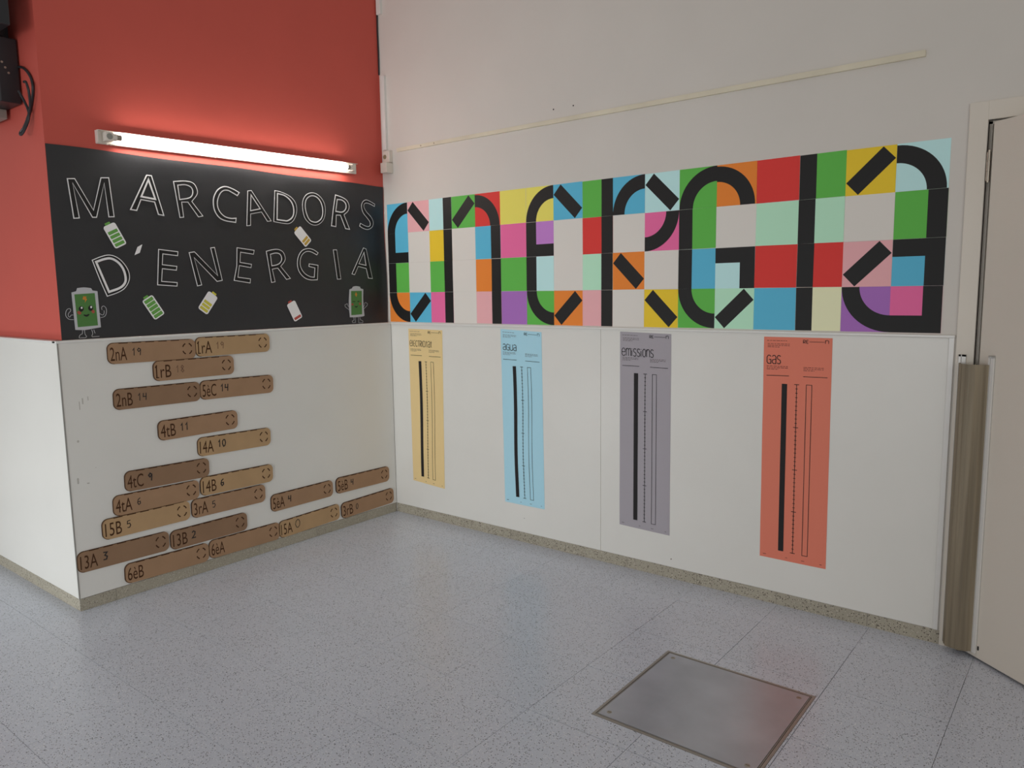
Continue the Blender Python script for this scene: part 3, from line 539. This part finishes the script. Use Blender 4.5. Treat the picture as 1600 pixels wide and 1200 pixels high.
GRN = mat('dark_green_print', rgb(78, 128, 62), .5); RBW = mat('cheek_red', rgb(170, 80, 62), .6); BOLT = mat('bolt_orange', rgb(205, 135, 50), .6)
EYE = mat('black_eye', rgb(22, 20, 20), .4); LINEW = mat('white_chalk_line', rgb(200, 200, 203), .7); SILV = mat('grey_white_card', rgb(196, 196, 200), .5)
for k, d in enumerate(MASCOTS):
    b0 = smooth_loop(d['body']); cx = sum(p[0] for p in b0)/len(b0); cz = min(p[1] for p in b0)
    e = empty('battery_figure', FLU(cx, cz, .004), ('large green smiling battery figure with open round eyes and flexed chalk arms' if k == 0 else 'smaller green smiling battery figure with closed eyes and raised chalk arms'), 'paper cut-out', 'battery figures on the black paper')
    def pl(name, loop, d0, d1, mt):
        m = MB(); m.plate(FLU, [smooth_loop(loop, 4)], d0, d1); m.build(name, mt, e)
    pl('body', d['body'], .0046, .0060, SILV); pl('green_front', d['green'], .0060, .0063, GRN)
    pl('lightning_bolt', d['bolt'], .0063, .0065, BOLT); pl('mouth', d['mouth'], .0063, .0065, EYE)
    for l in d['cheeks']: pl('cheek', l, .0063, .00645, RBW)
    for l in d['eyes']: pl('eye', l, .00645, .0066, EYE)
    for l in d['glints']: pl('eye_glint', l, .0066, .00675, CHALKW)
    for i, l in enumerate(d['lines']):
        m = MB(); m.stroke(FLU, smooth_loop(l, 5, closed=False), .0022, .0046, .0052)
        m.build('arm' if (k == 0 and i < 3) or (k == 1 and i < 2) else 'leg', LINEW, e)

# ================================================================ CARDBOARD STRIPS
DIG = {'0': [[(.5, 1), (.15, .8), (.1, .4), (.35, 0), (.7, .1), (.9, .5), (.75, .9), (.5, 1)]], 'O': [[(.5, 1), (.1, .85), (-.1, .45), (.15, .05), (.55, -.05), (1.0, .2), (1.1, .65), (.85, .98), (.4, 1.05)]],
 '1': [[(.2, .7), (.55, 1), (.5, 0)]], '2': [[(.1, .8), (.45, 1), (.85, .85), (.75, .5), (.1, .05), (1, .05)]], '3': [[(.1, 1), (.9, .95), (.4, .6), (.9, .4), (.7, .05), (.05, .05)]],
 '4': [[(.2, 1), (.1, .5), (.9, .5)], [(.85, 1), (.75, 0)]], '5': [[(.9, 1), (.2, .95), (.15, .55), (.7, .6), (.9, .3), (.6, 0), (.1, .05)]], '6': [[(.8, .95), (.3, .75), (.1, .3), (.4, 0), (.8, .15), (.75, .45), (.2, .4)]],
 '8': [[(.5, .5), (.15, .75), (.45, 1), (.8, .8), (.5, .5), (.15, .25), (.5, 0), (.85, .2), (.5, .5)]], '9': [[(.85, .8), (.45, 1), (.1, .75), (.4, .5), (.85, .75), (.7, 0)]]}
SW, SH, SR = .453, .1045, .030
for idx, (nm, num, cx, cz, ang) in enumerate(STRIPS):
    ca, sa = math.cos(ang), math.sin(ang)
    def T(x, y): return (cx+x*ca-y*sa, cz+x*sa+y*ca)
    e = empty('cardboard_strip', FL(cx, cz, .001), 'rounded brown cardboard strip lettered %s%s' % (nm, (' with handwritten %s' % num) if num else ' with no number'), 'cardboard sign', 'class score strips on the white panel')
    mi = {'1rA': 1, '14A': 1, '14B': 1, '15B': 1, '15A': 1, '4tC': 2, '2nB': 2, '13A': 2, '13B': 2}.get(nm, 0)
    dd = .0012*(idx % 3)
    m = MB(); m.plate(FL, [[T(a, b) for a, b in rrect(0, 0, SW, SH, SR, seg=6)]], .0004, .0058+dd, 0, 1); m.build('card', [CARD[mi], CARDEDGE], e)
    D0 = .0058+dd
    m = MB()
    # burnt outline, only along the top and left as in the laser cutting
    rr_ = rrect(0, 0, SW-.003, SH-.003, SR, seg=6)
    m.stroke(FL, [T(a, b) for a, b in rr_[13:28]], .0022, D0, D0+.0002)
    for k in range(5):
        x0 = -.17+.066*k; m.stroke(FL, [T(x0, SH/2-.004), T(x0+.045, SH/2-.004)], .003, D0, D0+.0002)
    vs, fs = text_tris(nm); xs = [v[0] for v in vs]; w0, w1 = min(xs), max(xs)
    ch_ = .070; kx = .080/(w1-w0)
    m.add([FL(*T(-.213+(v[0]-w0)*kx, -.036+v[1]*ch_/.73), D0+.0003) for v in vs], fs)
    if nm[0] == '1' and nm[1] == 'r':
        m.stroke(FL, [T(-.216, .018), T(-.206, .030)], .005, D0, D0+.0003); m.stroke(FL, [T(-.214, -.034), T(-.198, -.034)], .005, D0, D0+.0003)
    m.build('burnt_lettering', BURN, e)
    m = MB()
    for k in range(4):
        a0 = math.radians(45+90*k-24); pts = [T(.181+.026*math.cos(a0+math.radians(48)*j/6), .002+.029*math.sin(a0+math.radians(48)*j/6)) for j in range(7)]
        m.stroke(FL, pts, .0062, D0, D0+.0003)
    m.build('cycle_mark', BURN, e)
    if num:
        m = MB(); thick = {'4tC': .0065, '13A': .006, '13B': .006, '14B': .006, '5èA': .006, '5èC': .0055, '14A': .006, '4tB': .0055, '5èB': .0055}.get(nm, .0042)
        hh = .036 if thick < .005 else .039; x0 = -.108
        if nm == '15A': hh = .046
        for q_, c_ in enumerate(num):
            for st in DIG[c_]:
                m.stroke(FL, [T(x0+q_*.026+p[0]*hh*.58, -.016+p[1]*hh) for p in st], thick, D0, D0+.0004)
        m.build('handwritten_number', PENCIL if nm in ('1rA', '1rB') else MARKER, e)

# ================================================================ MOSAIC OF PAPER SQUARES
XB = [-.0033, .1884, .3836, .5785, .7703, .9667, 1.1565, 1.3488, 1.5410, 1.7305, 1.9185, 2.1093, 2.303, 2.4973, 2.6908, 2.8867, 3.0830, 3.2776]
ZT, ZBT = 2.0920, 1.3175
K_ = 1.62
PC = dict(blue=rgb(78, 156, 184, K_), lightblue=rgb(164, 202, 210, K_), pink=rgb(222, 164, 168, 1.3), yellow=rgb(222, 184, 48, 1.35), green=rgb(82, 156, 66, K_), orange=rgb(216, 120, 48, 1.45), hotpink=rgb(205, 92, 138, K_),
          red=rgb(186, 52, 48, K_), lemon=rgb(214, 204, 96, 1.38), purple=rgb(142, 94, 160, K_), lilac=rgb(165, 110, 175, K_), mint=rgb(158, 198, 172, K_), cream=rgb(212, 200, 165, K_), white=rgb(188, 184, 178, K_))
R0 = .63
GRID = [  # top to bottom in each column: (colour, black shape)
 [('blue', 'ring_tl'), ('blue', 'left+bottom'), ('green', 'left'), ('orange', 'ring_bl')],
 [('pink', 'fall'), ('white', ''), ('white', ''), ('blue', 'rise')],
 [('lightblue', 'right'), ('yellow', 'right'), ('green', 'right'), ('hotpink', 'right')],
 [('green', 'rise'), ('white', ''), ('white', ''), ('white', '')],
 [('red', 'ring_tr'), ('blue', 'right'), ('orange', 'right'), ('pink', 'right')],
 [('lemon', ''), ('hotpink', ''), ('green', ''), ('purple', '')],
 [('lemon', 'ring_tl'), ('lilac', 'left+bottom'), ('lightblue', 'left'), ('green', 'ring_bl')],
 [('blue', 'fall'), ('white', ''), ('white', ''), ('orange', 'rise')],
 [('green', 'right'), ('red', 'right'), ('mint', 'right'), ('pink', 'right')],
 [('blue', 'ring_tl'), ('white', ''), ('orange', 'fall'), ('white', '')],
 [('lightblue', 'fall'), ('hotpink', 'ring_br'), ('white', ''), ('yellow', 'fall')],
 [('green', 'ring_tl'), ('green', 'left'), ('blue', 'left'), ('green', 'ring_bl')],
 [('orange', 'ring_tr'), ('white', ''), ('lightblue', 'top+right'), ('mint', 'rise')],
 [('red', ''), ('mint', ''), ('red', ''), ('blue', '')],
 [('green', 'left'), ('mint', 'left'), ('red', 'left'), ('cream', 'left')],
 [('yellow', 'rise'), ('white', ''), ('pink', 'rise'), ('purple', 'ring_bl')],
 [('lightblue', 'ring_tr'), ('green', 'right'), ('blue', 'top+right'), ('hotpink', 'bottom+right')]]
def ring(cx, cy, a0, ro=1.0, ri=R0):
    n = 16; o_ = [(cx+ro*math.cos(math.radians(a0+90*k/n)), cy+ro*math.sin(math.radians(a0+90*k/n))) for k in range(n+1)]
    i_ = [(cx+ri*math.cos(math.radians(a0+90*k/n)), cy+ri*math.sin(math.radians(a0+90*k/n))) for k in range(n, -1, -1)]
    return o_+i_
b_ = .37
SH_ = {'ring_tl': ring(1, 0, 90), 'ring_bl': ring(1, 1, 180), 'ring_tr': ring(0, 0, 0, .97, .6), 'ring_br': ring(0, 1, 270),
 'left': rect(0, b_, 0, 1), 'right': rect(1-b_, 1, 0, 1), 'left+bottom': [(0, 0), (1, 0), (1, b_-.02), (b_, b_-.02), (b_, 1), (0, 1)],
 'top+right': [(0, 1), (0, 1-b_), (1-b_, 1-b_), (1-b_, 0), (1, 0), (1, 1)], 'bottom+right': [(0, 0), (1, 0), (1, 1), (1-b_, 1), (1-b_, b_), (0, b_)],
 'fall': [(.26, .99), (.99, .28), (.74, .01), (.01, .72)], 'rise': [(.74, .99), (.99, .72), (.26, .01), (.01, .28)]}
WORDS = ['first', 'second', 'third', 'fourth', 'fifth', 'sixth', 'seventh', 'eighth', 'ninth', 'tenth', 'eleventh', 'twelfth', 'thirteenth', 'fourteenth', 'fifteenth', 'sixteenth', 'last']
SHW = {'': 'plain', 'ring_tl': 'black quarter ring', 'ring_bl': 'black quarter ring', 'ring_tr': 'black quarter ring', 'ring_br': 'black quarter ring', 'left': 'black left band', 'right': 'black right band', 'left+bottom': 'black corner shape', 'top+right': 'black corner shape', 'bottom+right': 'black corner shape', 'fall': 'black falling bar', 'rise': 'black rising bar'}
CW = {'lightblue': 'light blue', 'hotpink': 'hot pink', 'lemon': 'lemon yellow'}
for c in range(17):
    for r in range(4):
        col, shp = GRID[c][r]
        hz = (ZT-ZBT)/4; w_ = XB[c+1]-XB[c]
        dx = rnd.uniform(-.0008, .0008); dz_ = rnd.uniform(-.0008, .0008); tilt = rnd.uniform(-.006, .006)
        x0, z0 = XB[c]+dx, ZT-(r+1)*hz+dz_+.0004
        ww, hh = w_-.0007, hz-.0009
        def T(u, v):
            x, y = (u-.5)*ww, (v-.5)*hh
            return (x0+ww/2+x-y*tilt, z0+hh/2+y+x*tilt)
        d = -.0028+rnd.uniform(0, .0007)+(.0004 if (r+c) % 2 else 0)
        body = MB()
        lift = rnd.uniform(.0, .0022); n = 4; side = rnd.choice((0, 1))
        body.plate(FB, [[T(0, 0), T(1, 0), T(1, 1), T(0, 1)]], -.003, d+.0004)
        mt = mat('paper_'+col, PC[col], .62, spec=.25, bump=.06, bscale=14, bdist=.004)
        lb = '%s square paper, %s, %s row %s column of the mosaic' % (CW.get(col, col), ('with '+SHW[shp]) if shp else 'plain', ['top', 'second', 'third', 'bottom'][r], WORDS[c])
        s_ = tag(body.build('paper_square', mt), lb, 'paper sheet', 'coloured paper squares of the wall mosaic')
        if shp:
            m = MB(); m.plate(FB, [[T(*p) for p in SH_[shp]]], d+.0004, d+.0007); m.build('black_shape', BLACKCARD, s_)

# ================================================================ POSTERS
PCOL = dict(electricitat=(rgb(208, 183, 132, 1.35), 'yellow', 'first poster from the corner'), agua=(rgb(150, 190, 204, 1.45), 'light blue', 'second poster from the corner'), emissions=(rgb(146, 141, 147, 1.42), 'grey', 'third poster from the corner'), gas=(rgb(190, 106, 86, 1.55), 'salmon red', 'nearest the door'))
GL = {  # lettering of the posters: unit glyphs
 'e': (.62, [[(1, .18), (.75, 0), (.3, 0), (0, .2), (0, .8), (.3, 1), (.7, 1), (1, .8), (1, .5), (0, .5)]]),
 'l': (.16, [[(0, 0), (0, 1.05)]]), 'E': (.5, [[(1, 0), (.3, 0), (0, .2), (0, .8), (.3, 1), (1, 1)], [(0, .5), (.85, .5)]]),
 'C': (.5, [[(1, .15), (.75, 0), (.3, 0), (0, .2), (0, .8), (.3, 1), (.75, 1), (1, .85)]]),
 't': (.4, [[(.5, 1.05), (.5, .1), (.8, 0)], [(0, .8), (1, .8)]]), 'T': (.45, [[(.5, 0), (.5, 1)], [(0, 1), (1, 1)]]),
 'R': (.5, [[(0, 0), (0, 1), (.7, 1), (1, .8), (.8, .5), (.1, .45), (1, 0)]]), 'I': (.12, [[(0, 0), (0, 1)]]),
 'a': (.58, [[(.05, .85), (.3, 1), (.7, 1), (1, .8), (1, 0), (.3, 0), (0, .2), (.1, .45), (1, .55)]]),
 'G': (.6, [[(1, .85), (.7, 1), (.3, 1), (0, .8), (0, .2), (.3, 0), (1, 0), (1, .5), (.5, .5)]]),
 'u': (.58, [[(0, 1), (0, .2), (.3, 0), (.7, 0), (1, .2)], [(1, 1), (1, 0)]]), 'm': (.9, [[(0, 0), (0, 1)], [(0, .75), (.2, 1), (.4, 1), (.5, .8), (.5, 0)], [(.5, .8), (.7, 1), (.9, 1), (1, .8), (1, 0)]]),
 'i': (.12, [[(0, 0), (0, .75)], [(0, .92), (0, 1)]]), 's': (.52, [[(.95, .88), (.7, 1), (.25, 1), (0, .8), (.15, .58), (.85, .42), (1, .2), (.75, 0), (.25, 0), (0, .12)]]),
 'o': (.55, [[(.3, 0), (0, .2), (0, .8), (.3, 1), (.7, 1), (1, .8), (1, .2), (.7, 0), (.3, 0)]]), 'n': (.55, [[(0, 0), (0, 1)], [(0, .7), (.3, 1), (.7, 1), (1, .75), (1, 0)]])}
TITLE = dict(electricitat=('elECTRICItat', .04, .69, .074, .111), agua=('aGua', .055, .383, .083, .116), emissions=('emissions', .041, .664, .082, .119), gas=('Gas', .053, .259, .081, .117))
for nm, qd in POSTERS:
    TLc, TRc, BRc, BLc = [Vector(v) for v in qd]
    def U(u, v): p = (TLc*(1-u)+TRc*u)*(1-v)+(BLc*(1-u)+BRc*u)*v; return (p.x, p.y)
    colr, cw, where = PCOL[nm]
    m = MB(); nU, nV = 6, 24
    for i in range(nU+1):
        for j in range(nV+1):
            p = U(i/nU, j/nV); m.v.append(FB(p[0], p[1], .0010+.0005*math.sin(j*.7+i)))
    for i in range(nU):
        for j in range(nV):
            a = i*(nV+1)+j; m.f.append((a, a+1, a+nV+2, a+nV+1)); m.m.append(0)
    k = len(m.v)
    m.keep = True
    pm = mat('poster_'+cw.replace(' ', '_'), colr, .55, spec=.3, bump=.05, bscale=10, bdist=.004)
    P_ = tag(m.build('poster', pm, smooth=True), 'tall narrow %s poster titled %s, %s' % (cw, nm, where), 'poster', 'meter posters on the white panels')
    D = .0019; E_ = .0022
    def fr(u, v, d=0): x, z = U(u, v); return FB(x, z, d)
    def ln(mb, pts, w): mb.stroke(FB, [U(*p) for p in pts], w, D, E_)
    wig = (lambda v: .012*math.sin(v*5)) if nm == 'electricitat' else ((lambda v: .01*math.sin(v*7)) if nm == 'agua' else (lambda v: 0))
    m = MB(); ln(m, [(.326+wig(j/12), .204+.754*j/12) for j in range(13)], .0245); m.build('filled_bar', BLACKINK, P_)
    m = MB(); ln(m, [(.507+wig(j/12), .204+.754*j/12) for j in range(13)], .0028)
    for k in range(41):
        v = .204+.754*k/40; hw = .036 if k in (0, 10, 20, 30, 40) else .017
        ln(m, [(.507-hw+wig((v-.204)/.754), v), (.507+hw+wig((v-.204)/.754), v)], .0026 if k % 10 else .003)
    m.build('measuring_scale', BLACKINK, P_)
    m = MB(); pts = [(.648+wig(j/12), .203+.757*j/12) for j in range(13)]+[(.728+wig(j/12), .203+.757*j/12) for j in range(12, -1, -1)]
    m.stroke(FB, [U(*p) for p in pts], .0025, D, E_, closed=True); m.build('empty_bar', BLACKINK, P_)
    m = MB(); ln(m, [(.05, .170), (.39, .168)], .0026); ln(m, [(.60, .168), (.945, .167)], .0026); m.build('rule_line', BLACKINK, P_)
    m = MB(); s_, u0, u1, v0, v1 = TITLE[nm]; gap = .2; tot = sum(GL[c_][0] for c_ in s_)+gap*(len(s_)-1); x = 0
    for c_ in s_:
        gw = GL[c_][0]
        for st in GL[c_][1]:
            ln(m, [(u0+(u1-u0)*(x+p[0]*gw)/tot, v1-(v1-v0)*p[1]) for p in st], .0036 if nm != 'electricitat' else .0030)
        x += gw+gap
    m.build('title_lettering', BLACKINK, P_)
    m = MB()
    def word(g_, u0, u1, v0, v1, w):
        x = 0; tot = sum(GL[c_][0] for c_ in g_)+.2*(len(g_)-1)
        for c_ in g_:
            for st in GL[c_][1]: ln(m, [(u0+(u1-u0)*(x+p[0]*GL[c_][0])/tot, v1-(v1-v0)*p[1]) for p in st], w)
            x += GL[c_][0]+.2
    word('RE', .588, .662, .011, .025, .0022); ln(m, [(.675, .018), (.888, .018)], .0018); word('n', .903, .948, .010, .024, .0022); m.build('logo', BLACKINK, P_)
    m = MB()
    for (ua, ub, va, n_) in ((.047, .35, .016, 1), (.058, .39, .030, 3), (.05, .37, .128, 3), (.60, .90, .128, 3)):
        for k in range(n_):
            u = ua+(.0 if k == 0 or n_ < 3 else .0); end = ub-(.14 if k == n_-1 and n_ > 1 else 0)
            while u < end:
                wl = rnd.uniform(.02, .055); ln(m, [(u, va+.0068*k), (min(u+wl, end), va+.0068*k)], .0022); u += wl+.012
    for ua, ub, v in ((.05, .1, .985), (.4, .43, .985), (.64, .685, .985), (.91, .94, .985)): ln(m, [(ua, v), (ub, v)], .0022)
    sp_ = m.build('small_print', mat('faded_print', rgb(92, 84, 80), .6) if nm != 'gas' else mat('faded_print_dark', rgb(110, 50, 42), .6), P_); sp_['kind'] = 'stuff'
